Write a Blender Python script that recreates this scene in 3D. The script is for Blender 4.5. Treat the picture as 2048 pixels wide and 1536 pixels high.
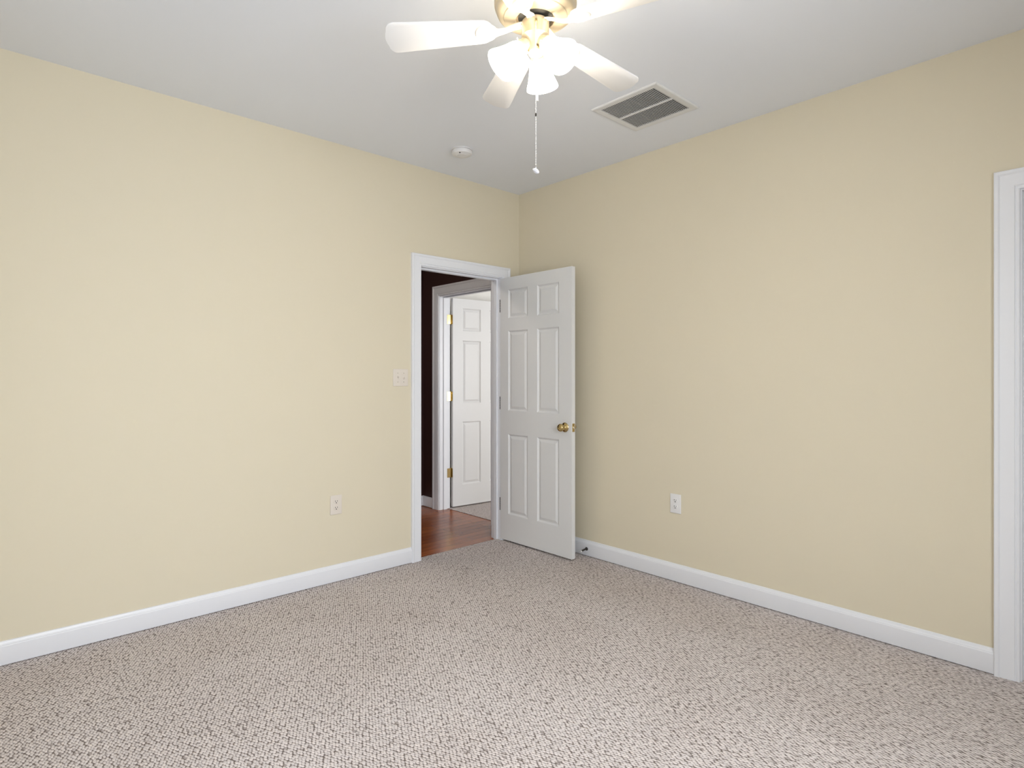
import bpy, bmesh, math, random
from mathutils import Vector, Matrix
random.seed(7)
for o in list(bpy.data.objects): bpy.data.objects.remove(o)
S = bpy.context.scene; COL = S.collection
PI = math.pi
# ------------------------------------------------------------------ camera
FX, FY = 0.6758, 0.7370                      # view direction (level camera)
cd = bpy.data.cameras.new('camera'); cam = bpy.data.objects.new('camera', cd); COL.objects.link(cam)
cam.location = (-3.256, -3.468, 1.289)
cam.rotation_euler = (PI/2, 0, -math.atan2(FX, FY))
cd.sensor_width = 36; cd.lens = 36*1181/2048; cd.shift_y = -(768-751)/2048
cd.clip_start = 0.02
S.camera = cam
# ------------------------------------------------------------------ view, world, daylight
S.view_settings.view_transform = 'Standard'; S.view_settings.look = 'None'
S.view_settings.gamma = 1; S.view_settings.exposure = 0.17; S.view_settings.use_curve_mapping = False
W = bpy.data.worlds.new('sky'); S.world = W; W.use_nodes = True
W.node_tree.nodes['Background'].inputs[0].default_value = (0.75, 0.85, 1, 1)
W.node_tree.nodes['Background'].inputs[1].default_value = 1.0
def area(name, loc, rot, sx, sy, power, col, spread=180):
    l = bpy.data.lights.new(name, 'AREA'); l.shape = 'RECTANGLE'; l.size = sx; l.size_y = sy
    l.energy = power; l.color = col; l.spread = math.radians(spread)
    o = bpy.data.objects.new(name, l); o.location = loc; o.rotation_euler = rot; COL.objects.link(o); return o
X0, Y0, ZC = -3.62, -4.15, 2.743             # room: x X0..0, y Y0..0
area('added_back_daylight', (-2.45, Y0-0.34, 1.52), (PI/2-math.radians(26), 0, 0), 1.75, 1.5, 86, (0.89, 0.94, 1.0), 155)  # added outside the unseen back window, tilted down to brighten the lower wall
area('added_side_daylight', (X0-0.16, -1.9, 1.50), (PI/2, 0, -PI/2), 1.75, 1.5, 4, (0.93, 0.965, 1.0))  # weak light added outside the unseen side window
area('added_bedroom_daylight', (1.6, -2.05, 1.45), (PI/2, 0, 0), 1.4, 1.4, 60, (1.0, 0.98, 0.94))  # added outside the unseen bedroom window to light the far door

hl = bpy.data.lights.new('added_hall_light', 'POINT'); hl.energy = 22; hl.color = (1.0, 0.90, 0.78); hl.shadow_soft_size = 0.12  # point light added out of view to brighten the hall
ho = bpy.data.objects.new('added_hall_light', hl); ho.location = (-1.75, 0.80, 2.56); COL.objects.link(ho)

# ------------------------------------------------------------------ helpers
def new_bm(): return bmesh.new()
def add_box(bm, x0, x1, y0, y1, z0, z1):
    v = [bm.verts.new(p) for p in ((x0,y0,z0),(x1,y0,z0),(x1,y1,z0),(x0,y1,z0),(x0,y0,z1),(x1,y0,z1),(x1,y1,z1),(x0,y1,z1))]
    fs = [(0,3,2,1),(4,5,6,7),(0,1,5,4),(1,2,6,5),(2,3,7,6),(3,0,4,7)]
    return v, [bm.faces.new([v[i] for i in f]) for f in fs]
def bev_box(bm, x0, x1, y0, y1, z0, z1, b, seg=2):
    t = bmesh.new(); add_box(t, x0, x1, y0, y1, z0, z1)
    bmesh.ops.bevel(t, geom=t.edges[:], offset=b, segments=seg, affect='EDGES', profile=0.6)
    merge(bm, t)
def merge(bm, t, M=None):
    if M is not None: t.transform(M)
    me = bpy.data.meshes.new('tmp'); t.to_mesh(me); bm.from_mesh(me); bpy.data.meshes.remove(me); t.free()
def add_lathe(bm, prof, n=48, M=None, cap=True):
    """prof: list of (r, z) revolved about z."""
    t = bmesh.new(); rings = []
    for r, z in prof:
        if r < 1e-6: rings.append([t.verts.new((0,0,z))])
        else: rings.append([t.verts.new((r*math.cos(2*PI*i/n), r*math.sin(2*PI*i/n), z)) for i in range(n)])
    for a, b in zip(rings, rings[1:]):
        for i in range(n):
            j = (i+1) % n
            if len(a) == 1 and len(b) == 1: continue
            if len(a) == 1: t.faces.new((a[0], b[i], b[j]))
            elif len(b) == 1: t.faces.new((a[i], b[0], a[j]))
            else: t.faces.new((a[i], b[i], b[j], a[j]))
    bmesh.ops.recalc_face_normals(t, faces=t.faces[:])
    merge(bm, t, M)
def add_tube(bm, pts, rad, n=12):
    pts = [Vector(p) for p in pts]; rr = rad if isinstance(rad, (list, tuple)) else [rad]*len(pts)
    rings = []; up = Vector((0,0,1))
    for i, p in enumerate(pts):
        d = (pts[min(i+1, len(pts)-1)] - pts[max(i-1, 0)]).normalized()
        a = d.cross(up)
        if a.length < 1e-3: a = d.cross(Vector((1,0,0)))
        a.normalize(); b = d.cross(a).normalized()
        rings.append([bm.verts.new(p + a*rr[i]*math.cos(2*PI*k/n) + b*rr[i]*math.sin(2*PI*k/n)) for k in range(n)])
    for A, B in zip(rings, rings[1:]):
        for k in range(n): bm.faces.new((A[k], A[(k+1)%n], B[(k+1)%n], B[k]))
    bm.faces.new(rings[0][::-1]); bm.faces.new(rings[-1])
def add_prism(bm, outline, z0, z1, M=None, bevel=0):
    t = bmesh.new()
    a = [t.verts.new((x, y, z0)) for x, y in outline]; b = [t.verts.new((x, y, z1)) for x, y in outline]
    n = len(a); t.faces.new(a[::-1]); t.faces.new(b)
    for i in range(n): t.faces.new((a[i], a[(i+1)%n], b[(i+1)%n], b[i]))
    bmesh.ops.recalc_face_normals(t, faces=t.faces[:])
    if bevel:
        es = [e for e in t.edges if abs(e.verts[0].co.z-e.verts[1].co.z) < 1e-6]
        bmesh.ops.bevel(t, geom=es, offset=bevel, segments=2, affect='EDGES', profile=0.5)
    merge(bm, t, M)
def add_sphere(bm, c, r, sc=(1,1,1), seg=12):
    t = bmesh.new(); bmesh.ops.create_uvsphere(t, u_segments=seg, v_segments=max(6, seg//2+2), radius=r)
    merge(bm, t, Matrix.Translation(c) @ Matrix.Diagonal((*sc, 1)))
def obj(name, bm, mat, parent=None, smooth=None, label=None):
    bmesh.ops.recalc_face_normals(bm, faces=bm.faces[:])
    me = bpy.data.meshes.new(name); bm.to_mesh(me); bm.free()
    for m in (mat if isinstance(mat, (list, tuple)) else [mat]): me.materials.append(m)
    if smooth:
        for p in me.polygons: p.use_smooth = True
        me.set_sharp_from_angle(angle=math.radians(smooth))
    o = bpy.data.objects.new(name, me); COL.objects.link(o)
    if parent: o.parent = parent
    if label: o['label'] = label
    return o
def thing(name, label, cat, loc=(0,0,0), rotz=0, group=None):
    o = bpy.data.objects.new(name, None); COL.objects.link(o); o.empty_display_size = 0.1
    o.location = loc; o.rotation_euler = (0, 0, rotz); o['label'] = label; o['category'] = cat
    if group: o['group'] = group
    return o
def struct(name, bm, mat, label, cat, parent=None, smooth=None):
    o = obj(name, bm, mat, parent, smooth)
    if not parent: o['kind'] = 'structure'; o['label'] = label; o['category'] = cat
    return o

# ------------------------------------------------------------------ materials
def mat(name, col, rough=0.5, metal=0.0, spec=0.5, emit=None, es=0):
    m = bpy.data.materials.new(name); m.use_nodes = True
    b = m.node_tree.nodes['Principled BSDF']
    b.inputs['Base Color'].default_value = (*col, 1); b.inputs['Roughness'].default_value = rough
    b.inputs['Metallic'].default_value = metal; b.inputs['Specular IOR Level'].default_value = spec
    if emit: b.inputs['Emission Color'].default_value = (*emit, 1); b.inputs['Emission Strength'].default_value = es
    return m
def N(m, t, **kw):
    n = m.node_tree.nodes.new(t)
    for k, v in kw.items(): setattr(n, k, v)
    return n
def bump(m, height_socket, strength, dist):
    b = N(m, 'ShaderNodeBump'); b.inputs['Strength'].default_value = strength; b.inputs['Distance'].default_value = dist
    m.node_tree.links.new(height_socket, b.inputs['Height'])
    m.node_tree.links.new(b.outputs[0], m.node_tree.nodes['Principled BSDF'].inputs['Normal']); return b
def paint(name, col, rough, tex=220, st=0.08, spec=0.3):
    m = mat(name, col, rough, spec=spec); L = m.node_tree.links
    tc = N(m, 'ShaderNodeTexCoord'); n = N(m, 'ShaderNodeTexNoise'); n.inputs['Scale'].default_value = tex; n.inputs['Detail'].default_value = 3
    L.new(tc.outputs['Object'], n.inputs['Vector']); bump(m, n.outputs[0], st, 0.001); return m
M_wall = paint('cream_wall_paint', (0.705, 0.640, 0.495), 0.75)
M_ceil = paint('ceiling_paint', (0.815, 0.84, 0.89), 0.9, 160)
M_hall = paint('maroon_wall_paint', (0.042, 0.017, 0.015), 0.6)
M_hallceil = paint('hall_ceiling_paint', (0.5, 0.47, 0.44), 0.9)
M_bed = paint('bedroom_wall_paint', (0.83, 0.815, 0.78), 0.8)
M_trim = paint('white_trim_gloss', (0.80, 0.81, 0.845), 0.32, 200, 0.02, 0.5)
M_door = paint('white_door_enamel', (0.73, 0.73, 0.73), 0.4, 260, 0.10, 0.45)
M_brass = mat('polished_brass', (0.55, 0.42, 0.19), 0.16, 1.0)
M_steel = mat('latch_steel', (0.75, 0.73, 0.72), 0.25, 1.0)
M_dark = mat('dark_recess', (0.012, 0.011, 0.010), 0.9)  # near-black, paints the dark of slots, vent interior and door gap
M_bronze = mat('dark_spring_metal', (0.030, 0.024, 0.019), 0.5, 0.2)
M_tip = mat('white_rubber', (0.75, 0.74, 0.72), 0.6)
M_ivory = mat('ivory_plastic', (0.74, 0.675, 0.60), 0.35)
M_white = mat('white_plastic', (0.78, 0.77, 0.77), 0.35)
M_fanmetal = mat('antique_cream_metal', (0.66, 0.56, 0.40), 0.33, 0.55)
M_blade = mat('white_blade_laminate', (0.82, 0.81, 0.80), 0.45)
M_arm = mat('white_enamel_arm', (0.86, 0.80, 0.70), 0.4)
M_vent = mat('vent_white_enamel', (0.72, 0.72, 0.715), 0.45)
M_slat = mat('vent_slat_grey', (0.50, 0.495, 0.48), 0.5)
M_bulb = mat('lit_bulb', (1, 1, 1), 0.5, emit=(1, 0.93, 0.80), es=30)
M_crystal = mat('clear_crystal', (0.66, 0.66, 0.70), 0.06, spec=0.9)
M_chain = mat('white_bead_chain', (0.82, 0.81, 0.80), 0.3, 0.2)
# frosted glass shade, lit from inside
M_shade = mat('lit_frosted_glass', (0.95, 0.93, 0.88), 0.35, emit=(1.0, 0.90, 0.74), es=22)
# window glass (thin pane)
M_glass = bpy.data.materials.new('window_glass'); M_glass.use_nodes = True
nt = M_glass.node_tree; nt.nodes.remove(nt.nodes['Principled BSDF'])
tr = nt.nodes.new('ShaderNodeBsdfTransparent'); gl = nt.nodes.new('ShaderNodeBsdfGlossy'); gl.inputs['Roughness'].default_value = 0.02
mx = nt.nodes.new('ShaderNodeMixShader'); mx.inputs[0].default_value = 0.06
nt.links.new(tr.outputs[0], mx.inputs[1]); nt.links.new(gl.outputs[0], mx.inputs[2]); nt.links.new(mx.outputs[0], nt.nodes['Material Output'].inputs[0])
# berber loop carpet
def carpet(name, base, dark, fleck, rot):
    m = mat(name, base, 0.95, spec=0.1); L = m.node_tree.links; B = m.node_tree.nodes['Principled BSDF']
    tc = N(m, 'ShaderNodeTexCoord'); mp = N(m, 'ShaderNodeMapping')
    mp.inputs['Rotation'].default_value = (0, 0, rot); mp.inputs['Scale'].default_value = (92, 74, 60)
    L.new(tc.outputs['Object'], mp.inputs['Vector'])
    sx = N(m, 'ShaderNodeSeparateXYZ'); L.new(mp.outputs[0], sx.inputs[0])
    sk = N(m, 'ShaderNodeMath', operation='MULTIPLY_ADD'); sk.inputs[1].default_value = -0.5
    L.new(sx.outputs[1], sk.inputs[0]); L.new(sx.outputs[0], sk.inputs[2])
    cx = N(m, 'ShaderNodeCombineXYZ'); L.new(sk.outputs[0], cx.inputs[0]); L.new(sx.outputs[1], cx.inputs[1])
    mp = cx                                   # neighbouring rows are staggered by half a loop
    # loops wander a little out of their rows
    nz = N(m, 'ShaderNodeTexNoise'); nz.inputs['Scale'].default_value = 0.35; nz.inputs['Detail'].default_value = 2
    L.new(mp.outputs[0], nz.inputs['Vector'])
    ad = N(m, 'ShaderNodeVectorMath', operation='SCALE'); ad.inputs['Scale'].default_value = 0.7; L.new(nz.outputs['Color'], ad.inputs[0])
    sm = N(m, 'ShaderNodeVectorMath', operation='ADD'); L.new(mp.outputs[0], sm.inputs[0]); L.new(ad.outputs[0], sm.inputs[1])
    vo = N(m, 'ShaderNodeTexVoronoi', voronoi_dimensions='2D'); vo.inputs['Scale'].default_value = 1; vo.inputs['Randomness'].default_value = 0.42
    L.new(sm.outputs[0], vo.inputs['Vector'])
    r1 = N(m, 'ShaderNodeValToRGB'); r1.color_ramp.elements[0].position = 0.38; r1.color_ramp.elements[0].color = (0,0,0,1)
    r1.color_ramp.elements[1].position = 0.64; r1.color_ramp.elements[1].color = (1,1,1,1)
    L.new(vo.outputs['Distance'], r1.inputs[0])
    # per-loop yarn tone
    sp = N(m, 'ShaderNodeSeparateColor'); L.new(vo.outputs['Color'], sp.inputs[0])
    rt = N(m, 'ShaderNodeValToRGB'); e = rt.color_ramp.elements
    e[0].position = 0.0; e[0].color = (*[c*0.92 for c in base], 1); e[1].position = 0.84; e[1].color = (*[min(1, c*1.1) for c in base], 1)
    x = rt.color_ramp.elements.new(0.955); x.color = (*[a*0.85+b*0.15 for a, b in zip(base, fleck)], 1)
    x = rt.color_ramp.elements.new(0.99); x.color = (*[a*0.5+b*0.5 for a, b in zip(base, fleck)], 1)
    L.new(sp.outputs[0], rt.inputs[0])
    mixc = N(m, 'ShaderNodeMix', data_type='RGBA'); L.new(r1.outputs[0], mixc.inputs[0]); L.new(rt.outputs[0], mixc.inputs[6]); mixc.inputs[7].default_value = (*dark, 1)  # shade in the gaps between loops is painted into the colour
    # broad uneven tone
    n2 = N(m, 'ShaderNodeTexNoise'); n2.inputs['Scale'].default_value = 1.6; n2.inputs['Detail'].default_value = 4; L.new(tc.outputs['Object'], n2.inputs['Vector'])
    r2 = N(m, 'ShaderNodeValToRGB'); r2.color_ramp.elements[0].position = 0.3; r2.color_ramp.elements[0].color = (0.93,0.91,0.90,1); r2.color_ramp.elements[1].position = 0.7; r2.color_ramp.elements[1].color = (1.04,1.04,1.05,1)
    L.new(n2.outputs[0], r2.inputs[0])
    mu = N(m, 'ShaderNodeMix', data_type='RGBA', blend_type='MULTIPLY'); mu.inputs[0].default_value = 1; L.new(mixc.outputs[2], mu.inputs[6]); L.new(r2.outputs[0], mu.inputs[7])
    L.new(mu.outputs[2], B.inputs['Base Color'])
    inv = N(m, 'ShaderNodeMath', operation='SUBTRACT'); inv.inputs[0].default_value = 1; L.new(vo.outputs['Distance'], inv.inputs[1])
    bump(m, inv.outputs[0], 0.75, 0.006); return m
ROW = math.radians(90 - 34.0)
M_carpet = carpet('berber_carpet', (0.72, 0.66, 0.635), (0.17, 0.135, 0.12), (0.10, 0.065, 0.05), -ROW)
M_carpet2 = carpet('bedroom_carpet', (0.62, 0.57, 0.55), (0.25, 0.21, 0.19), (0.14, 0.10, 0.09), -ROW)
# cherry planks, boards run along x
def wood(name):
    m = mat(name, (0.2, 0.06, 0.02), 0.26, spec=0.35); L = m.node_tree.links; B = m.node_tree.nodes['Principled BSDF']
    tc = N(m, 'ShaderNodeTexCoord')
    br = N(m, 'ShaderNodeTexBrick'); br.offset = 0.37; br.inputs['Scale'].default_value = 1
    br.inputs['Brick Width'].default_value = 0.9; br.inputs['Row Height'].default_value = 0.083; br.inputs['Mortar Size'].default_value = 0.0012
    br.inputs['Color1'].default_value = (0.36, 0.105, 0.030, 1); br.inputs['Color2'].default_value = (0.25, 0.065, 0.018, 1); br.inputs['Mortar'].default_value = (0.03, 0.01, 0.005, 1)
    L.new(tc.outputs['Object'], br.inputs['Vector'])
    mp = N(m, 'ShaderNodeMapping'); mp.inputs['Scale'].default_value = (2.5, 45, 1); L.new(tc.outputs['Object'], mp.inputs['Vector'])
    nz = N(m, 'ShaderNodeTexNoise'); nz.inputs['Scale'].default_value = 2; nz.inputs['Detail'].default_value = 6; L.new(mp.outputs[0], nz.inputs['Vector'])
    r = N(m, 'ShaderNodeValToRGB'); r.color_ramp.elements[0].position = 0.3; r.color_ramp.elements[0].color = (0.72,0.68,0.62,1); r.color_ramp.elements[1].position = 0.7; r.color_ramp.elements[1].color = (1.2,1.2,1.2,1)
    L.new(nz.outputs[0], r.inputs[0])
    mu = N(m, 'ShaderNodeMix', data_type='RGBA', blend_type='MULTIPLY'); mu.inputs[0].default_value = 1; L.new(br.outputs[0], mu.inputs[6]); L.new(r.outputs[0], mu.inputs[7])
    L.new(mu.outputs[2], B.inputs['Base Color']); return m
M_wood = wood('cherry_floorboards')

# ------------------------------------------------------------------ room shell
def wall_boxes(bm, axis, p0, p1, a0, a1, z0, z1, holes):
    """wall slab spanning p0..p1 across, a0..a1 along, with holes (b0,b1,c0,c1)."""
    A = sorted({a0, a1, *[h[0] for h in holes], *[h[1] for h in holes]})
    Z = sorted({z0, z1, *[h[2] for h in holes], *[h[3] for h in holes]})
    solid = lambda a, z: (a0 < a < a1 and z0 < z < z1) and not any(h[0] < a < h[1] and h[2] < z < h[3] for h in holes)
    V = {}
    def v(p, a, z):
        k = (round(p,5), round(a,5), round(z,5))
        if k not in V: V[k] = bm.verts.new((a, p, z) if axis == 'y' else (p, a, z))
        return V[k]
    for i in range(len(A)-1):
        for j in range(len(Z)-1):
            ca, cz = (A[i]+A[i+1])/2, (Z[j]+Z[j+1])/2
            if not solid(ca, cz): continue
            for p in (p0, p1): bm.faces.new((v(p,A[i],Z[j]), v(p,A[i+1],Z[j]), v(p,A[i+1],Z[j+1]), v(p,A[i],Z[j+1])))
            for a, nb in ((A[i], A[i-1] if i else -1e9), (A[i+1], A[i+2] if i+2 < len(A) else 1e9)):
                if not solid((a+nb)/2 if abs(nb) < 1e8 else nb, cz): bm.faces.new((v(p0,a,Z[j]), v(p1,a,Z[j]), v(p1,a,Z[j+1]), v(p0,a,Z[j+1])))
            for z, nb in ((Z[j], Z[j-1] if j else -1e9), (Z[j+1], Z[j+2] if j+2 < len(Z) else 1e9)):
                if not solid(ca, (z+nb)/2 if abs(nb) < 1e8 else nb): bm.faces.new((v(p0,A[i],z), v(p1,A[i],z), v(p1,A[i+1],z), v(p0,A[i+1],z)))
def wall(name, axis, p0, p1, a0, a1, holes, m, label, z0=-0.02, z1=ZC):
    bm = new_bm(); wall_boxes(bm, axis, p0, p1, a0, a1, z0, z1, holes); return struct(name, bm, m, label, 'wall')
T = 0.115
JL, JR, JT = -0.936, -0.193, 2.050           # bedroom doorway jamb faces and head
CL0, CL1, CT = -3.800, -3.088, 2.068         # closet doorway in the right wall (y range)
# the left wall is cream towards this room and maroon towards the hall: two skins
wall('wall_left', 'y', 0, 0.06, X0, 0.06, [(JL-0.018, JR+0.018, -0.02, JT+0.018)], M_wall, 'cream wall on the left with the open doorway near the corner')
wall('wall_hall_near', 'y', 0.06, T, X0, 0.065, [(JL-0.018, JR+0.018, -0.02, JT+0.018)], M_hall, 'maroon hall side of the wall around the open doorway')
wall('wall_right', 'x', 0, 0.1, Y0, 0.0, [(CL0-0.018, CL1+0.018, -0.02, CT+0.018)], M_wall, 'long cream wall on the right, behind the open door')
wall('wall_back', 'y', Y0-0.12, Y0, X0-0.12, 0.1, [(-3.35, -1.55, 0.72, 2.28)], M_wall, 'cream wall behind the viewer with an added window')
wall('wall_side', 'x', X0-0.12, X0, Y0, 0.115, [(-2.80, -1.00, 0.72, 2.28)], M_wall, 'cream side wall beside the viewer with an added window')
bm = new_bm(); add_box(bm, X0-0.12, 0.1, Y0-0.12, 0.06, ZC, ZC+0.1); struct('ceiling', bm, M_ceil, 'flat pale grey ceiling of the room', 'ceiling')
bm = new_bm(); add_box(bm, X0-0.12, 0.1, Y0-0.12, 0.0, -0.06, 0.0); add_box(bm, JL-0.018, JR+0.018, 0.0, 0.052, -0.06, 0.0)
struct('floor', bm, M_carpet, 'beige berber loop carpet covering the room floor', 'carpet')
# hall
HX = 0.065; HY = 1.46
bm = new_bm(); add_box(bm, -3.0, 0.160, 0.052, HY+0.1, -0.06, -0.004); struct('floor_hall', bm, M_wood, 'glossy red-brown wooden hall floor seen through the doorway', 'floor')
wall('wall_hall_right', 'x', HX, HX+0.06, 0.06, HY, [(0.403, 1.197, -0.02, 2.065)], M_hall, 'dark maroon hall wall around the second doorway')
wall('wall_bedroom_near', 'x', HX+0.06, 0.185, 0.06, 1.34, [(0.403, 1.197, -0.02, 2.065)], M_bed, 'pale wall of the far bedroom around its doorway')
wall('wall_hall_far', 'y', HY, HY+0.1, -3.0, HX+0.06, [], M_hall, 'dark maroon wall at the far side of the hall')
wall('wall_hall_left', 'x', -3.1, -3.0, 0.115, HY+0.1, [], M_hall, 'dark maroon wall at the end of the hall')
bm = new_bm(); add_box(bm, -3.1, 0.125, 0.06, HY+0.1, ZC, ZC+0.1); struct('ceiling_hall', bm, M_hallceil, 'hall ceiling beyond the doorway', 'ceiling')
hlamp = thing('added_hall_lamp', 'round flush hall ceiling lamp added out of view beyond the doorway', 'ceiling lamp', (-1.75, 0.80, ZC))  # unseen fixture added to give the hall light a source
bm = new_bm(); add_lathe(bm, [(0,0),(.16,0),(.165,-.012),(.155,-.022),(0,-.022)], 40); obj('base', bm, M_trim, hlamp, 40)
bm = new_bm(); add_tube(bm, [(-.10,0,-.022),(-.10,0,-.06)], .006); add_tube(bm, [(.10,0,-.022),(.10,0,-.06)], .006); add_lathe(bm, [(.10,-.056),(.11,-.060),(.10,-.064),(.098,-.060),(.10,-.056)], 40); obj('open_ring', bm, M_brass, hlamp, 40)
# far bedroom
wall('wall_bedroom_far', 'y', 1.34, 1.46, 0.125, 3.2, [], M_bed, 'pale bedroom wall behind its open door')
wall('wall_bedroom_back', 'y', -2.0, -1.88, 0.105, 3.2, [(0.85, 2.35, 0.7, 2.2)], M_bed, 'bedroom wall with the added window')
wall('wall_bedroom_right', 'x', 3.2, 3.3, -2.0, 1.46, [], M_bed, 'bedroom wall on the right')
wall('wall_bedroom_left', 'x', 0.105, 0.185, -1.88, 0.06, [], M_bed, 'bedroom wall backing onto the cream right wall')
bm = new_bm(); add_box(bm, 0.105, 3.2, -1.88, 1.46, ZC, ZC+0.1); struct('ceiling_bedroom', bm, M_ceil, 'far bedroom ceiling', 'ceiling')
bm = new_bm(); add_box(bm, 0.186, 3.2, -1.88, 1.34, -0.06, 0.0); add_box(bm, 0.160, 0.186, 0.403, 1.197, -0.06, 0.0)
struct('floor_bedroom', bm, M_carpet2, 'strip of pale loop carpet in the bedroom across the hall', 'carpet')
# closet recess behind the right wall opening
wall('wall_closet', 'x', 0.75, 0.80, Y0, -2.9, [], M_wall, 'closet back wall beyond the right hand doorway')

# windows out of view, added as sources for the daylight
def window(n, axis, p0, p1, a0, a1, z0, z1, label):
    w = thing('window_%d' % n, label, 'window'); w['kind'] = 'structure'
    def bb(bm, q0, q1, b0, b1, c0, c1):
        add_box(bm, *((b0, b1, q0, q1) if axis == 'y' else (q0, q1, b0, b1)), c0, c1)
    bm = new_bm(); d0, d1 = p0+0.02, p1-0.03; f = 0.045
    bb(bm, d0, d1, a0, a0+f, z0, z1); bb(bm, d0, d1, a1-f, a1, z0, z1); bb(bm, d0, d1, a0+f, a1-f, z0, z0+f); bb(bm, d0, d1, a0+f, a1-f, z1-f, z1)
    zm = (z0+z1)/2; am = (a0+a1)/2
    bb(bm, d0, d1, a0+f, a1-f, zm-0.022, zm+0.022); bb(bm, d0, d1, am-0.035, am+0.035, z0+f, zm-0.022); bb(bm, d0, d1, am-0.035, am+0.035, zm+0.022, z1-f)
    obj('window_frame', bm, M_trim, w)
    for b0, b1 in ((a0+f, am-0.035), (am+0.035, a1-f)):
        for c0, c1 in ((z0+f, zm-0.022), (zm+0.022, z1-f)):
            bm = new_bm(); bb(bm, (d0+d1)/2-0.002, (d0+d1)/2+0.002, b0, b1, c0, c1); obj('pane', bm, M_glass, w)
    return w
window(1, 'y', Y0-0.12, Y0, -3.35, -1.55, 0.72, 2.28, 'added unseen white framed window in the wall behind the viewer')
window(2, 'x', X0-0.12, X0, -2.80, -1.00, 0.72, 2.28, 'added unseen white framed window in the side wall beside the viewer')
window(3, 'y', -2.0, -1.88, 0.85, 2.35, 0.7, 2.2, 'added unseen white framed window in the bedroom across the hall')

# ------------------------------------------------------------------ trim
CAS = [(0,0),(0,.009),(.003,.0115),(.008,.0115),(.010,.0095),(.013,.0095),(.016,.0135),(.030,.0150),(.056,.0155),(.0595,.0155),(.062,.0175),(.066,.0205),(.076,.0205),(.079,.018),(.079,0)]
def casing(name, axis, plane, side, a0, a1, zt, label, z0=0.0, w=0.079):
    """door casing: profile swept up one side, across the head and down the other."""
    bm = new_bm(); rings = []
    k = w/0.079
    for pa in range(4):
        ring = []
        for d, h in CAS:
            d *= k
            a = (a0-d) if pa < 2 else (a1+d); z = (zt+d) if pa in (1, 2) else z0
            p = plane + side*h
            ring.append(bm.verts.new((a, p, z) if axis == 'y' else (p, a, z)))
        rings.append(ring)
    n = len(CAS)
    for A, B in zip(rings, rings[1:]):
        for i in range(n): bm.faces.new((A[i], A[(i+1)%n], B[(i+1)%n], B[i]))
    bm.faces.new(rings[0]); bm.faces.new(rings[-1][::-1])
    return struct(name, bm, M_trim, label, 'door frame', smooth=28)
def jamb(name, axis, p0, p1, a0, a1, zt, stop0, stop1, label, z0=0.0):
    bm = new_bm(); t = 0.018; s = 0.011
    def bb(q0, q1, b0, b1, c0, c1): add_box(bm, *((b0, b1, q0, q1) if axis == 'y' else (q0, q1, b0, b1)), c0, c1)
    bb(p0, p1, a0-t, a0, z0, zt+t); bb(p0, p1, a1, a1+t, z0, zt+t); bb(p0, p1, a0, a1, zt, zt+t)
    bb(stop0, stop1, a0, a0+s, z0, zt); bb(stop0, stop1, a1-s, a1, z0, zt); bb(stop0, stop1, a0+s, a1-s, zt-s, zt)
    return struct(name, bm, M_trim, label, 'door frame')
casing('trim_1', 'y', 0, -1, JL-0.006, JR+0.006, JT+0.006, 'white casing around the open doorway in the left wall')
jamb('trim_2', 'y', 0.0, T, JL, JR, JT, 0.042, 0.078, 'white jamb lining the open doorway in the left wall', z0=-0.004)
casing('trim_3', 'y', T, 1, JL-0.006, JR+0.006, JT+0.006, 'white casing on the hall side of the doorway', z0=-0.004)
casing('trim_4', 'x', HX, -1, 0.421-0.006, 1.179+0.006, 2.047+0.006, 'white casing around the second doorway across the hall', z0=-0.004, w=0.095)
jamb('trim_5', 'x', HX, 0.185, 0.421, 1.179, 2.047, 0.105, 0.140, 'white jamb of the second doorway across the hall', z0=-0.004)
casing('trim_6', 'x', 0, -1, CL0-0.006, CL1+0.006, CT+0.006, 'white casing of the doorway at the right edge', w=0.085)
jamb('trim_7', 'x', 0.0, 0.1, CL0, CL1, CT, 0.030, 0.055, 'white jamb of the doorway at the right edge')
BB = [(0,0.004),(.0135,0.004),(.0145,.006),(.0145,.086),(.0125,.0895),(.0125,.092),(.0105,.0945),(.0075,.100),(.0065,.106),(.004,.108),(0,.108)]
def baseboard(name, axis, plane, side, a0, a1, label, z=0.0, h=0.108):
    bm = new_bm(); k = h/0.108
    R = []
    for a in (a0, a1): R.append([bm.verts.new((a, plane+side*d, z+q*k) if axis == 'y' else (plane+side*d, a, z+q*k)) for d, q in BB])
    n = len(BB)
    for i in range(n): bm.faces.new((R[0][i], R[0][(i+1)%n], R[1][(i+1)%n], R[1][i]))
    bm.faces.new(R[0]); bm.faces.new(R[1][::-1])
    return struct(name, bm, M_trim, label, 'baseboard', smooth=28)
baseboard('baseboard_left', 'y', 0, -1, X0, JL-0.006-0.079, 'white baseboard along the left wall up to the doorway')
baseboard('baseboard_corner', 'y', 0, -1, JR+0.006+0.079, 0, 'short white baseboard between doorway casing and corner')
baseboard('baseboard_right', 'x', 0, -1, CL1+0.006+0.085, 0, 'white baseboard along the right wall', h=0.112)
baseboard('baseboard_back', 'y', Y0, 1, X0, 0, 'white baseboard under the added back window')
baseboard('baseboard_side', 'x', X0, 1, Y0, 0, 'white baseboard under the added side window')
baseboard('baseboard_hall_far', 'y', HY, -1, -3.0, HX, 'white baseboard at the foot of the far maroon hall wall', z=-0.004, h=0.1)
baseboard('baseboard_hall_right', 'x', HX, -1, 1.185+0.095, HY, 'short white baseboard between second doorway and hall corner', z=-0.004, h=0.1)

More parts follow.
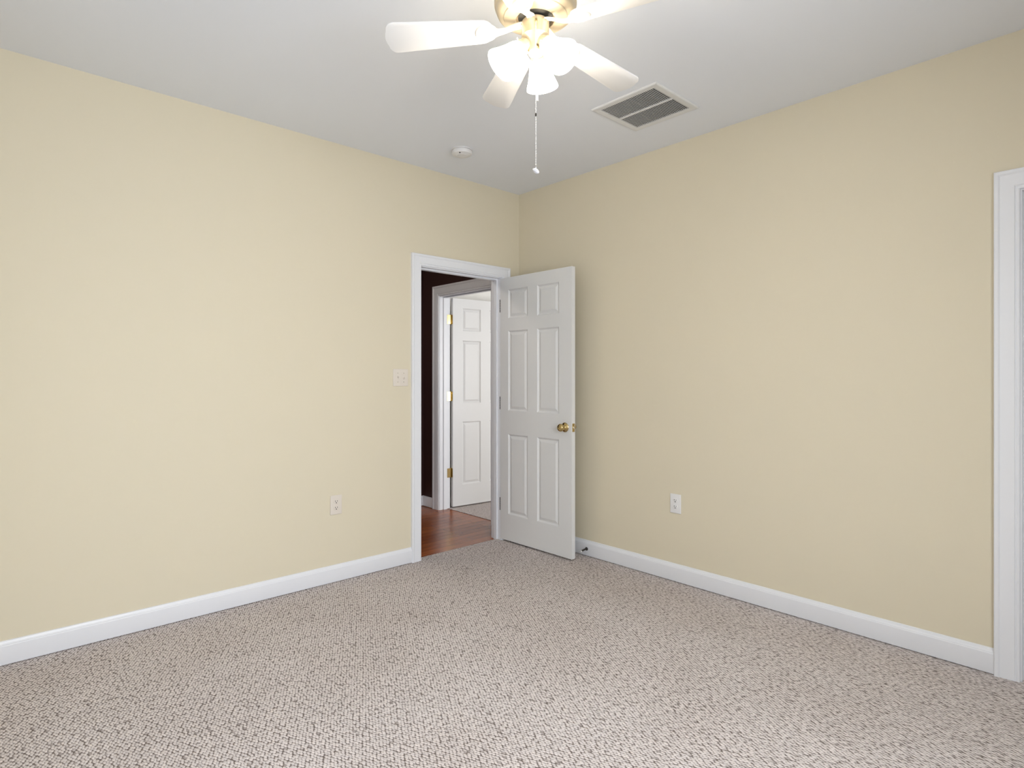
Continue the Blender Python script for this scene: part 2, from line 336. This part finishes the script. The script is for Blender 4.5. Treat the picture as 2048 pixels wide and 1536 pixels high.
# ------------------------------------------------------------------ doors
def six_panel(w, h, t, xs, zs):
    """slab: x 0..w from the hinge edge, y 0..t, z 0..h, moulded panels on both faces."""
    bm = new_bm()
    X = [0] + [q for p in xs for q in p] + [w]; Z = [0] + [q for p in zs for q in p] + [h]
    loops = [(0, 0), (.004, .004), (.011, .0095), (.016, .0095), (.034, .0025), (.036, .0022)]
    for face, sg in ((0.0, 1), (t, -1)):
        V = {}
        def v(x, z, d=0.0):
            k = (round(x,5), round(z,5), d)
            if k not in V: V[k] = bm.verts.new((x, face+sg*d, z))
            return V[k]
        for i in range(len(X)-1):
            for j in range(len(Z)-1):
                x0, x1, z0, z1 = X[i], X[i+1], Z[j], Z[j+1]
                if (i % 2 == 1) and (j % 2 == 1):
                    prev = None
                    for ins, d in loops:
                        cur = [v(x0+ins, z0+ins, d), v(x1-ins, z0+ins, d), v(x1-ins, z1-ins, d), v(x0+ins, z1-ins, d)]
                        if prev:
                            for k in range(4): bm.faces.new((prev[k], prev[(k+1)%4], cur[(k+1)%4], cur[k]))
                        prev = cur
                    bm.faces.new(prev)
                else: bm.faces.new((v(x0,z0), v(x1,z0), v(x1,z1), v(x0,z1)))
    for a, b in (((0,0),(w,0)), ((w,0),(w,h)), ((w,h),(0,h)), ((0,h),(0,0))):
        bm.faces.new([bm.verts.new((a[0],0,a[1])), bm.verts.new((b[0],0,b[1])), bm.verts.new((b[0],t,b[1])), bm.verts.new((a[0],t,a[1]))])
    bmesh.ops.remove_doubles(bm, verts=bm.verts[:], dist=1e-5)
    return bm
ZS = [(0.205, 0.822), (1.004, 1.620), (1.716, 1.938)]
KNOB = [(0,0),(.033,0),(.034,.003),(.031,.007),(.024,.010),(.017,.013),(.0125,.017),(.0125,.026),(.016,.030),(.023,.035),(.0275,.042),(.0275,.050),(.024,.057),(.016,.0615),(.011,.0622),(.0095,.0605),(.007,.0605),(.006,.0615),(0,.0615)]
def knob(parent, x, y, z, sg):
    bm = new_bm(); M = Matrix.Translation((x, y, z)) @ Matrix.Rotation(PI/2*(1 if sg < 0 else -1), 4, 'X')
    add_lathe(bm, KNOB, 40, M); return obj('door_knob', bm, M_brass, parent, 50, 'polished brass door knob')
def hinge(parent, z, leaf_jamb, leaf_door, pin, m=None, label='brass hinge'):
    """butt hinge: two leaves (x0,x1,y0,y1 boxes) and a knuckle barrel at pin."""
    bm = new_bm(); h = 0.089
    for b in (leaf_jamb, leaf_door): bev_box(bm, *b, z-h/2, z+h/2, 0.0006, 1)
    for k in range(5):
        a = z-h/2+k*h/5+0.0006; add_tube(bm, [(pin[0], pin[1], a), (pin[0], pin[1], a+h/5-0.0012)], 0.0058, 14)
    add_sphere(bm, (pin[0], pin[1], z+h/2+0.002), 0.006); add_sphere(bm, (pin[0], pin[1], z-h/2-0.002), 0.006)
    return obj('hinge', bm, m or M_brass, parent, 40, label)
# door_1: slab local frame rotated so local +x points to world -y; local y towards world +x
D1W = 0.738
d1 = thing('door_1', 'white six panel door standing open against the right wall, brass knob', 'door', (-0.195, 0.004, 0.014), -PI/2 + math.radians(0.6)); d1['kind'] = 'structure'
# local y=0 is the face seen from the room (world -x side): with x->-y, y->+x
s1 = obj('door_slab', six_panel(D1W, 2.033, 0.035, [(0.089, 0.302), (0.402, 0.618)], ZS), M_door, d1)
knob(d1, D1W-0.062, 0.0, 0.912, -1); knob(d1, D1W-0.062, 0.035, 0.912, 1)
bm = new_bm(); bev_box(bm, D1W-0.0006, D1W+0.0012, 0.005, 0.030, 0.912-0.029, 0.912+0.029, 0.0005, 1)
lp = obj('latch_plate', bm, M_brass, d1, None, 'brass latch plate on the door edge')
bm = new_bm(); bev_box(bm, D1W+0.0008, D1W+0.011, 0.011, 0.024, 0.912-0.008, 0.912+0.008, 0.002, 2); obj('latch_bolt', bm, M_steel, lp, 40, 'steel latch bolt')
for z in (0.27, 1.06, 1.82): hinge(d1, z, (-0.0155, -0.0140, 0.003, 0.008), (-0.0014, 0.0004, 0.004, 0.033), (-0.0075, 0.0060), M_dark, 'hinge knuckle, blackened as the dark slit of the door gap')  # black colour stands for the dark slit between door and jamb
# door_2: bedroom door across the hall, opened into that room
d2 = thing('door_2', 'white six panel door with brass hinges seen beyond the hall', 'door', (0.199, 1.150, 0.012), math.radians(-5.4)); d2['kind'] = 'structure'
obj('door_slab', six_panel(0.758, 2.030, 0.035, [(0.110, 0.326), (0.432, 0.648)], ZS), M_door, d2)
for z in (0.33, 1.075, 1.822):
    h = hinge(d2, z, (-0.050, -0.006, 0.0222, 0.0237), (-0.0022, 0.0003, 0.003, 0.031), (-0.0048, 0.0285))
knob(d2, 0.758-0.062, 0.0, 0.912, -1); knob(d2, 0.758-0.062, 0.035, 0.912, 1)
# door_3: closed closet door inside the doorway at the right edge
d3 = thing('door_3', 'closed white closet door inside the doorway at the right edge', 'door', (0.092, CL0+0.003, 0.012), PI/2); d3['kind'] = 'structure'
obj('door_slab', six_panel(CL1-CL0-0.006, 2.045, 0.034, [(0.10, 0.30), (0.406, 0.606)], ZS), M_door, d3)

# spring door stop on the right baseboard
st = thing('door_stop', 'small dark spring door stop with white tip on the right baseboard', 'door stop', (-0.0145, -0.722, 0.052))
Md = Matrix.Rotation(-PI/2, 4, 'Y')
bm = new_bm(); add_lathe(bm, [(0,0),(.012,0),(.012,.003),(.009,.006),(.0065,.010),(0,.010)], 24, Md); obj('base', bm, M_bronze, st, 40)
bm = new_bm(); pts = []
for i in range(20*16+1):
    a = i/16*2*PI; L_ = i/(20*16); pts.append((-0.008-L_*0.050, 0.0045*math.cos(a), 0.0045*math.sin(a)-0.006*L_*L_))
add_tube(bm, pts, 0.0017, 6); add_tube(bm, [(-.004,0,0),(-.03,0,-.0015),(-.058,0,-.006)], 0.0034, 8)
obj('spring', bm, M_bronze, st, 60)
bm = new_bm(); add_lathe(bm, [(0,0),(.006,0),(.0068,.003),(.0068,.009),(.005,.012),(0,.0125)], 20, Matrix.Translation((-.056,0,-.006)) @ Md)
obj('rubber_tip', bm, M_tip, st, 50, 'white rubber tip')

# ------------------------------------------------------------------ wall plates
def plate_root(name, label, cat, x, y, z, rot): return thing(name, label, cat, (x, y, z), rot)
def outlet(label, loc, rot, m, w, h):
    t = plate_root('wall_outlet', label, 'outlet', *loc, rot)
    bm = new_bm(); bev_box(bm, -w/2, w/2, -0.0065, 0, -h/2, h/2, 0.003, 3); obj('cover_plate', bm, m, t, 50)
    for sz in (-1, 1):
        cz = sz*0.0195
        out = []
        for k in range(40):
            a = 2*PI*k/40; out.append((0.0172*math.cos(a), max(-0.0118, min(0.0118, 0.0172*math.sin(a)))))
        bm = new_bm(); add_prism(bm, out, 0, 0.0022, Matrix.Translation((0,-0.0065,cz)) @ Matrix.Rotation(PI/2, 4, 'X'), 0.0006)
        r = obj('receptacle', bm, m, t, 50)
        for sx, hh in ((-1, 0.0042), (1, 0.0034)):
            bm = new_bm(); bev_box(bm, sx*0.0064-0.0016, sx*0.0064+0.0016, -0.0091, -0.0080, cz+0.0042-hh, cz+0.0042+hh, 0.0003, 1); obj('slot', bm, M_dark, r)
        bm = new_bm(); add_lathe(bm, [(0,0),(.0033,0),(.0033,.0008),(0,.0008)], 16, Matrix.Translation((0,-0.0084,cz-0.0066)) @ Matrix.Rotation(PI/2, 4, 'X')); obj('ground_hole', bm, M_dark, r)
    bm = new_bm(); add_lathe(bm, [(0,0),(.0034,0),(.003,.0013),(0,.0016)], 16, Matrix.Translation((0,-0.0063,0)) @ Matrix.Rotation(PI/2, 4, 'X')); obj('screw', bm, m, t, 40)
    return t
outlet('ivory duplex outlet on the left wall above the baseboard', (-1.572, 0, 0.481), 0, M_ivory, 0.076, 0.120)
outlet('white duplex outlet on the right wall above the baseboard', (0, -1.436, 0.487), -PI/2, M_white, 0.076, 0.120)
sw = plate_root('light_switch', 'ivory double toggle light switch beside the doorway casing', 'light switch', -1.105, 0, 1.275, 0)
bm = new_bm(); bev_box(bm, -0.058, 0.058, -0.006, 0, -0.058, 0.058, 0.003, 3); obj('cover_plate', bm, M_ivory, sw, 50)
for i, sx in enumerate((-1, 1)):
    bm = new_bm(); bev_box(bm, sx*0.023-0.0055, sx*0.023+0.0055, -0.0072, -0.004, -0.0125, 0.0125, 0.0008, 1); b = obj('toggle_surround', bm, M_ivory, sw, 50)
    bm = new_bm(); t = bmesh.new(); add_box(t, -0.004, 0.004, -0.014, 0, -0.0045, 0.0045)
    bmesh.ops.bevel(t, geom=t.edges[:], offset=0.0012, segments=2, affect='EDGES')
    merge(bm, t, Matrix.Translation((sx*0.023, -0.006, 0)) @ Matrix.Rotation(math.radians(-32 if i == 0 else 30), 4, 'X')); obj('toggle', bm, M_ivory, sw, 50)
    for sz in (-1, 1):
        bm = new_bm(); add_lathe(bm, [(0,0),(.003,0),(.0026,.001),(0,.0013)], 14, Matrix.Translation((sx*0.023,-0.0058,sz*0.030)) @ Matrix.Rotation(PI/2, 4, 'X')); obj('screw', bm, M_steel, sw, 40)

# ------------------------------------------------------------------ smoke detector
sd = thing('smoke_detector', 'round white smoke detector on the ceiling near the corner', 'smoke detector', (-0.921, -0.444, ZC))
bm = new_bm(); add_lathe(bm, [(0,0),(.067,0),(.067,-.006),(.0,-.006)], 48); obj('mounting_base', bm, M_white, sd, 40)
bm = new_bm(); add_lathe(bm, [(0,-.006),(.060,-.006),(.060,-.010),(.0645,-.011),(.065,-.022),(.062,-.030),(.054,-.034),(.036,-.036),(.034,-.038),(.015,-.0385),(0,-.0385)], 48); obj('cover', bm, M_white, sd, 35)
bm = new_bm(); add_lathe(bm, [(0,-.0335),(.005,-.0335),(.005,-.0365),(0,-.0365)], 16, Matrix.Translation((-.040,-.030,0))); obj('test_light', bm, M_dark, sd)

# ------------------------------------------------------------------ return air vent
vx0, vx1, vy0, vy1 = -0.757, -0.349, -1.798, -1.382
vc = ((vx0+vx1)/2, (vy0+vy1)/2); hw, hd = (vx1-vx0)/2, (vy1-vy0)/2; fr = 0.038
v = thing('air_vent', 'square white return air vent with dark louvres on the ceiling', 'vent', (vc[0], vc[1], ZC))
bm = new_bm(); R = []
for ins, z in ((0, 0), (0, -.004), (.004, -.008), (.010, -.009), (.030, -.0075), (fr, -.0065), (fr, 0.0)):
    R.append([bm.verts.new((sx*(hw-ins), sy*(hd-ins), z)) for sx, sy in ((-1,-1),(1,-1),(1,1),(-1,1))])
for A, B in zip(R, R[1:]):
    for k in range(4): bm.faces.new((A[k], A[(k+1)%4], B[(k+1)%4], B[k]))
obj('frame', bm, M_vent, v)
bm = new_bm(); bev_box(bm, -0.0065, 0.0065, -hd+fr, hd-fr, -.0088, -.0005, 0.001, 1); obj('divider_bar', bm, M_vent, v)
bm = new_bm(); add_box(bm, -hw+fr, hw-fr, -hd+fr, hd-fr, -.0004, .0004); obj('duct_shade', bm, M_dark, v)  # black sheet stands in for the shade inside the duct
bm = new_bm(); ns = 31; pitch = (2*hd-2*fr)/ns
for i in range(ns):
    yc = -hd+fr+pitch*(i+0.5)
    for xa, xb in ((-hw+fr, -0.0065), (0.0065, hw-fr)):
        t = bmesh.new(); add_box(t, xa, xb, -0.0006, 0.0006, -0.0019, 0.0019)
        merge(bm, t, Matrix.Translation((0, yc, -0.0046)) @ Matrix.Rotation(math.radians(18), 4, 'X'))
obj('louvres', bm, M_slat, v)
bm = new_bm(); bev_box(bm, -hw+fr+0.045, -hw+fr+0.060, hd-fr-0.006, hd-fr+0.004, -.011, -.006, 0.001, 1); obj('latch_tab', bm, M_vent, v)

# ------------------------------------------------------------------ ceiling fan
Rt = Vector((FY, -FX, 0)); Fw = Vector((FX, FY, 0))
h_bl = 1.212; dep = 1.760*h_bl; lat = 0.070*h_bl
FC = Vector((cam.location.x, cam.location.y, 0)) + Fw*dep + Rt*lat
ZB = cam.location.z + h_bl                    # blade plane
az = lambda deg: math.atan2((Rt*math.cos(math.radians(deg))+Fw*math.sin(math.radians(deg))).y, (Rt*math.cos(math.radians(deg))+Fw*math.sin(math.radians(deg))).x)
fan = thing('ceiling_fan', 'white five blade ceiling fan with three lit glass shades', 'ceiling fan', (FC.x, FC.y, ZC))
z_ = lambda z: z - ZC                          # local heights from world heights
bm = new_bm(); add_lathe(bm, [(0,0),(.078,0),(.080,-.006),(.078,-.018),(.066,-.030),(0,-.030)], 56); obj('canopy', bm, M_fanmetal, fan, 35)
zb = z_(2.573)
bm = new_bm(); add_lathe(bm, [(0,-.028),(.105,-.028),(.132,-.034),(.146,-.048),(.149,-.062),(.149,zb+.052),(.147,zb+.044),(.143,zb+.040),(.143,zb+.034),(.138,zb+.022),(.128,zb+.013),(.116,zb+.009),(.114,zb+.005),(.108,zb+.003),(.090,zb-.002),(.072,zb-.003),(.069,zb),(.069,zb+.020),(0,zb+.020)], 72)
mh = obj('motor_housing', bm, M_fanmetal, fan, 35, 'cream brass motor housing')
bm = new_bm(); add_lathe(bm, [(0,zb+.019),(.062,zb+.019),(.063,zb+.006),(.050,zb+.002),(.030,zb+.001),(0,zb+.001)], 48); obj('flywheel', bm, mat('flywheel_grey', (0.10,0.095,0.085), 0.5, 0.5), fan, 35, 'dark flywheel')
zh = z_(2.566)
bm = new_bm(); add_lathe(bm, [(0,zh),(.046,zh),(.0495,zh-.003),(.0495,zh-.050),(.0505,zh-.052),(.0505,zh-.056),(.047,zh-.060),(.040,zh-.072),(.033,zh-.084),(.029,zh-.094),(.0285,zh-.112),(.024,zh-.119),(.012,zh-.123),(0,zh-.124)], 56)
sh = obj('switch_housing', bm, M_fanmetal, fan, 30, 'cream brass switch housing')
zb0 = z_(ZB+0.041); DROOP = math.radians(4.4)
def blade_outline():
    pts = []
    w0, w1 = 0.049, 0.0635; r0, r1 = 0.150, 0.542
    for k in range(13):                     # rounded inner end
        a = PI/2 + PI*k/12; pts.append((r0+0.044+0.044*math.cos(a), w0*math.sin(a)))
    c = 0.030
    for k in range(9):
        a = -PI/2 + (PI/2)*k/8; pts.append((r1-0.008-c+c*math.cos(a), -(w1-c)+c*math.sin(a)))
    pts += [(r1-0.003, -0.02), (r1, 0.0), (r1-0.003, 0.02)]
    for k in range(9):
        a = (PI/2)*k/8; pts.append((r1-0.008-c+c*math.cos(a), (w1-c)+c*math.sin(a)))
    return pts
def oval(cx, a, b, n=40): return [(cx+a*math.cos(2*PI*k/n), b*math.sin(2*PI*k/n)) for k in range(n)]
PITCH = Matrix.Identity(4)
bl_bm = new_bm(); add_prism(bl_bm, blade_outline(), -0.003, 0.003, PITCH, 0.0012)
b0 = obj('blade', bl_bm, M_blade, fan, 40)
ar = new_bm()
# medallion under the blade root: oval rim with a smaller raised oval in it
def dome(bm, cx, prof, ax, ay, M):
    t = bmesh.new(); rings = []; n = 40
    for s, z in prof:
        rings.append([t.verts.new((cx+ax*s*math.cos(2*PI*k/n), ay*s*math.sin(2*PI*k/n), z)) for k in range(n)])
    for A, B in zip(rings, rings[1:]):
        for k in range(n): t.faces.new((A[k], A[(k+1)%n], B[(k+1)%n], B[k]))
    t.faces.new(rings[-1]); t.faces.new(rings[0][::-1]); merge(bm, t, M)
dome(ar, 0.178, [(1,-.003),(1,-.006),(.94,-.0095),(.84,-.0095),(.78,-.0060),(.62,-.0055),(.56,-.0085),(.42,-.0105),(.2,-.0115),(.02,-.0118)], 0.040, 0.036, PITCH)
# neck of the arm: a tapering flat bar that climbs to the flywheel
P = [(0.152,0.020,0.006,-.0065),(0.134,0.0125,0.0065,-.0060),(0.114,0.0100,0.007,-.002),(0.094,0.0105,0.0065,.006),(0.076,0.0115,0.006,.013),(0.060,0.014,0.005,.018),(0.046,0.014,0.004,.021)]
rings = []
for r, w, t_, z in P: rings.append([ar.verts.new(p) for p in ((r,-w,z-t_/2),(r,-w*0.5,z-t_),(r,w*0.5,z-t_),(r,w,z-t_/2),(r,w,z+t_/2),(r,-w,z+t_/2))])
for A, B in zip(rings, rings[1:]):
    for k in range(6): ar.faces.new((A[k], A[(k+1)%6], B[(k+1)%6], B[k]))
ar.faces.new(rings[0]); ar.faces.new(rings[-1][::-1])
a0 = obj('blade_arm', ar, M_arm, fan, 40)
sc = new_bm()
for cx, cy in ((0.052, 0.008), (0.052, -0.008)): add_sphere(sc, (cx, cy, 0.0165), 0.004, (1,1,0.6))
s0 = obj('screws', sc, M_steel, a0, 40)
for k in range(5):
    ang = az(109 + 72*k + (-1.2, 0, 0, 0, 3.2)[k]); pit = math.radians((14, 17, 10, 9, -4)[k])
    if k == 0: b, a, s = b0, a0, s0
    else:
        b, a, s = b0.copy(), a0.copy(), s0.copy()
        for q in (b, a, s): COL.objects.link(q)
        s.parent = a
    b.location = (0, 0, zb0); b.rotation_euler = (pit, DROOP, ang); a.location = (0, 0, zb0); a.rotation_euler = (pit, DROOP, ang)
# three lights
SH = [(.019,0),(.024,.004),(.0305,.012),(.0355,.024),(.0390,.040),(.0430,.058),(.0480,.076),(.0535,.092),(.0580,.104),(.0608,.113),(.0592,.113),(.0560,.103),(.0515,.091),(.046,.075),(.041,.057),(.037,.040),(.0335,.024),(.0285,.013),(.022,.006),(.017,.002)]
SOCK = [(0,-.032),(.012,-.032),(.020,-.026),(.0235,-.018),(.0235,-.004),(.0285,.000),(.0285,.009),(.026,.012),(0,.012)]
zs = z_(2.468)
TILT = math.radians(46)
def place(o, ang):
    o.matrix_basis = Matrix.Rotation(ang, 4, 'Z') @ Matrix.Translation((0.050, 0, zs)) @ Matrix.Rotation(PI - TILT, 4, 'Y')
for k in range(3):
    ang = az(76 + 120*k)
    bm = new_bm(); add_tube(bm, [(0.020,0,zs+.020),(0.030,0,zs+.018),(0.038,0,zs+.010)], 0.009, 14)
    M = Matrix.Translation((0.050,0,zs)) @ Matrix.Rotation(PI-TILT, 4, 'Y')
    add_lathe(bm, SOCK, 36, M)
    for q in range(3):
        aa = 2*PI*q/3+0.5; add_tube(bm, [M @ Vector((0.026*math.cos(aa),0.026*math.sin(aa),.004)), M @ Vector((0.036*math.cos(aa),0.036*math.sin(aa),.004))], 0.0022, 8)
    so = obj('lamp_socket', bm, M_fanmetal, fan, 40, 'cream brass lamp socket'); so.rotation_euler = (0, 0, ang)
    bm = new_bm(); add_lathe(bm, SH+[SH[0]], 48); ls = obj('lamp_shade', bm, M_shade, fan, 60, 'glowing white bell shaped glass shade'); place(ls, ang)
    bm = new_bm(); add_lathe(bm, [(0,.010),(.012,.010),(.013,.030),(.020,.046),(.0255,.060),(.026,.070),(.021,.083),(.011,.091),(0,.093)], 28); obj('bulb', bm, M_bulb, ls, 60)
# pull chains
toward = -Fw                                   # the side of the housing that faces the room corner opposite
def chain(x, y, ztop, zbot, step=0.0056, r=0.0020):
    bm = new_bm(); n = int((ztop-zbot)/step)
    for i in range(n): add_sphere(bm, (x, y, ztop-i*step), r, seg=6)
    add_tube(bm, [(x, y, ztop), (x, y, zbot)], 0.0003, 5); return bm
p = toward*0.058 + Rt*(-0.001)
ex = new_bm(); add_tube(ex, [toward*0.047+Vector((0,0,z_(2.543))), toward*0.058+Vector((0,0,z_(2.541)))], 0.0045, 14); add_sphere(ex, toward*0.058+Vector((0,0,z_(2.536))), 0.0045)
obj('chain_outlet', ex, M_brass, sh, 40, 'small brass chain outlet')
pc = obj('pull_chain', chain(p.x, p.y, z_(2.534), z_(2.020)), M_chain, fan, 60, 'long white beaded pull chain')
bm = new_bm(); add_lathe(bm, [(0,.006),(.0025,.005),(.003,0),(.0025,-.005),(0,-.006)], 14, Matrix.Translation((p.x, p.y, z_(2.205)))); obj('chain_coupling', bm, M_bronze, pc, 60, 'dark chain coupling')
bm = new_bm(); ax = (Rt*0.74 - Vector((0,0,0.62)) - Fw*0.25).normalized().to_track_quat('Z', 'Y').to_matrix().to_4x4()
add_lathe(bm, [(0,.0145),(.0045,.0120),(.0078,.0050),(.0080,0),(.0068,-.0060),(.0045,-.0110),(0,-.0145)], 7, Matrix.Translation((p.x, p.y, z_(2.008))) @ ax)
add_tube(bm, [(p.x, p.y, z_(2.021)), (p.x, p.y, z_(2.012))], 0.0018, 8)
obj('pull_pendant', bm, M_crystal, pc, None, 'faceted clear pendant')
q = toward*0.034 + Rt*0.004
ex = new_bm(); add_tube(ex, [toward*0.024+Vector((0,0,z_(2.466)))+Rt*0.004, toward*0.034+Vector((0,0,z_(2.464)))+Rt*0.004], 0.0045, 14); add_sphere(ex, q+Vector((0,0,z_(2.459))), 0.0042)
obj('chain_outlet', ex, M_brass, sh, 40, 'small brass chain outlet')
pc2 = obj('pull_chain', chain(q.x, q.y, z_(2.457), z_(2.300)), M_chain, fan, 60, 'short pull chain')
bm = new_bm(); add_lathe(bm, [(0,.036),(.0025,.035),(.004,.030),(.0048,.012),(.0052,.002),(.005,0),(0,0)], 18, Matrix.Translation((q.x, q.y, z_(2.264)))); obj('pull_handle', bm, M_white, pc2, 50, 'small white pull handle')
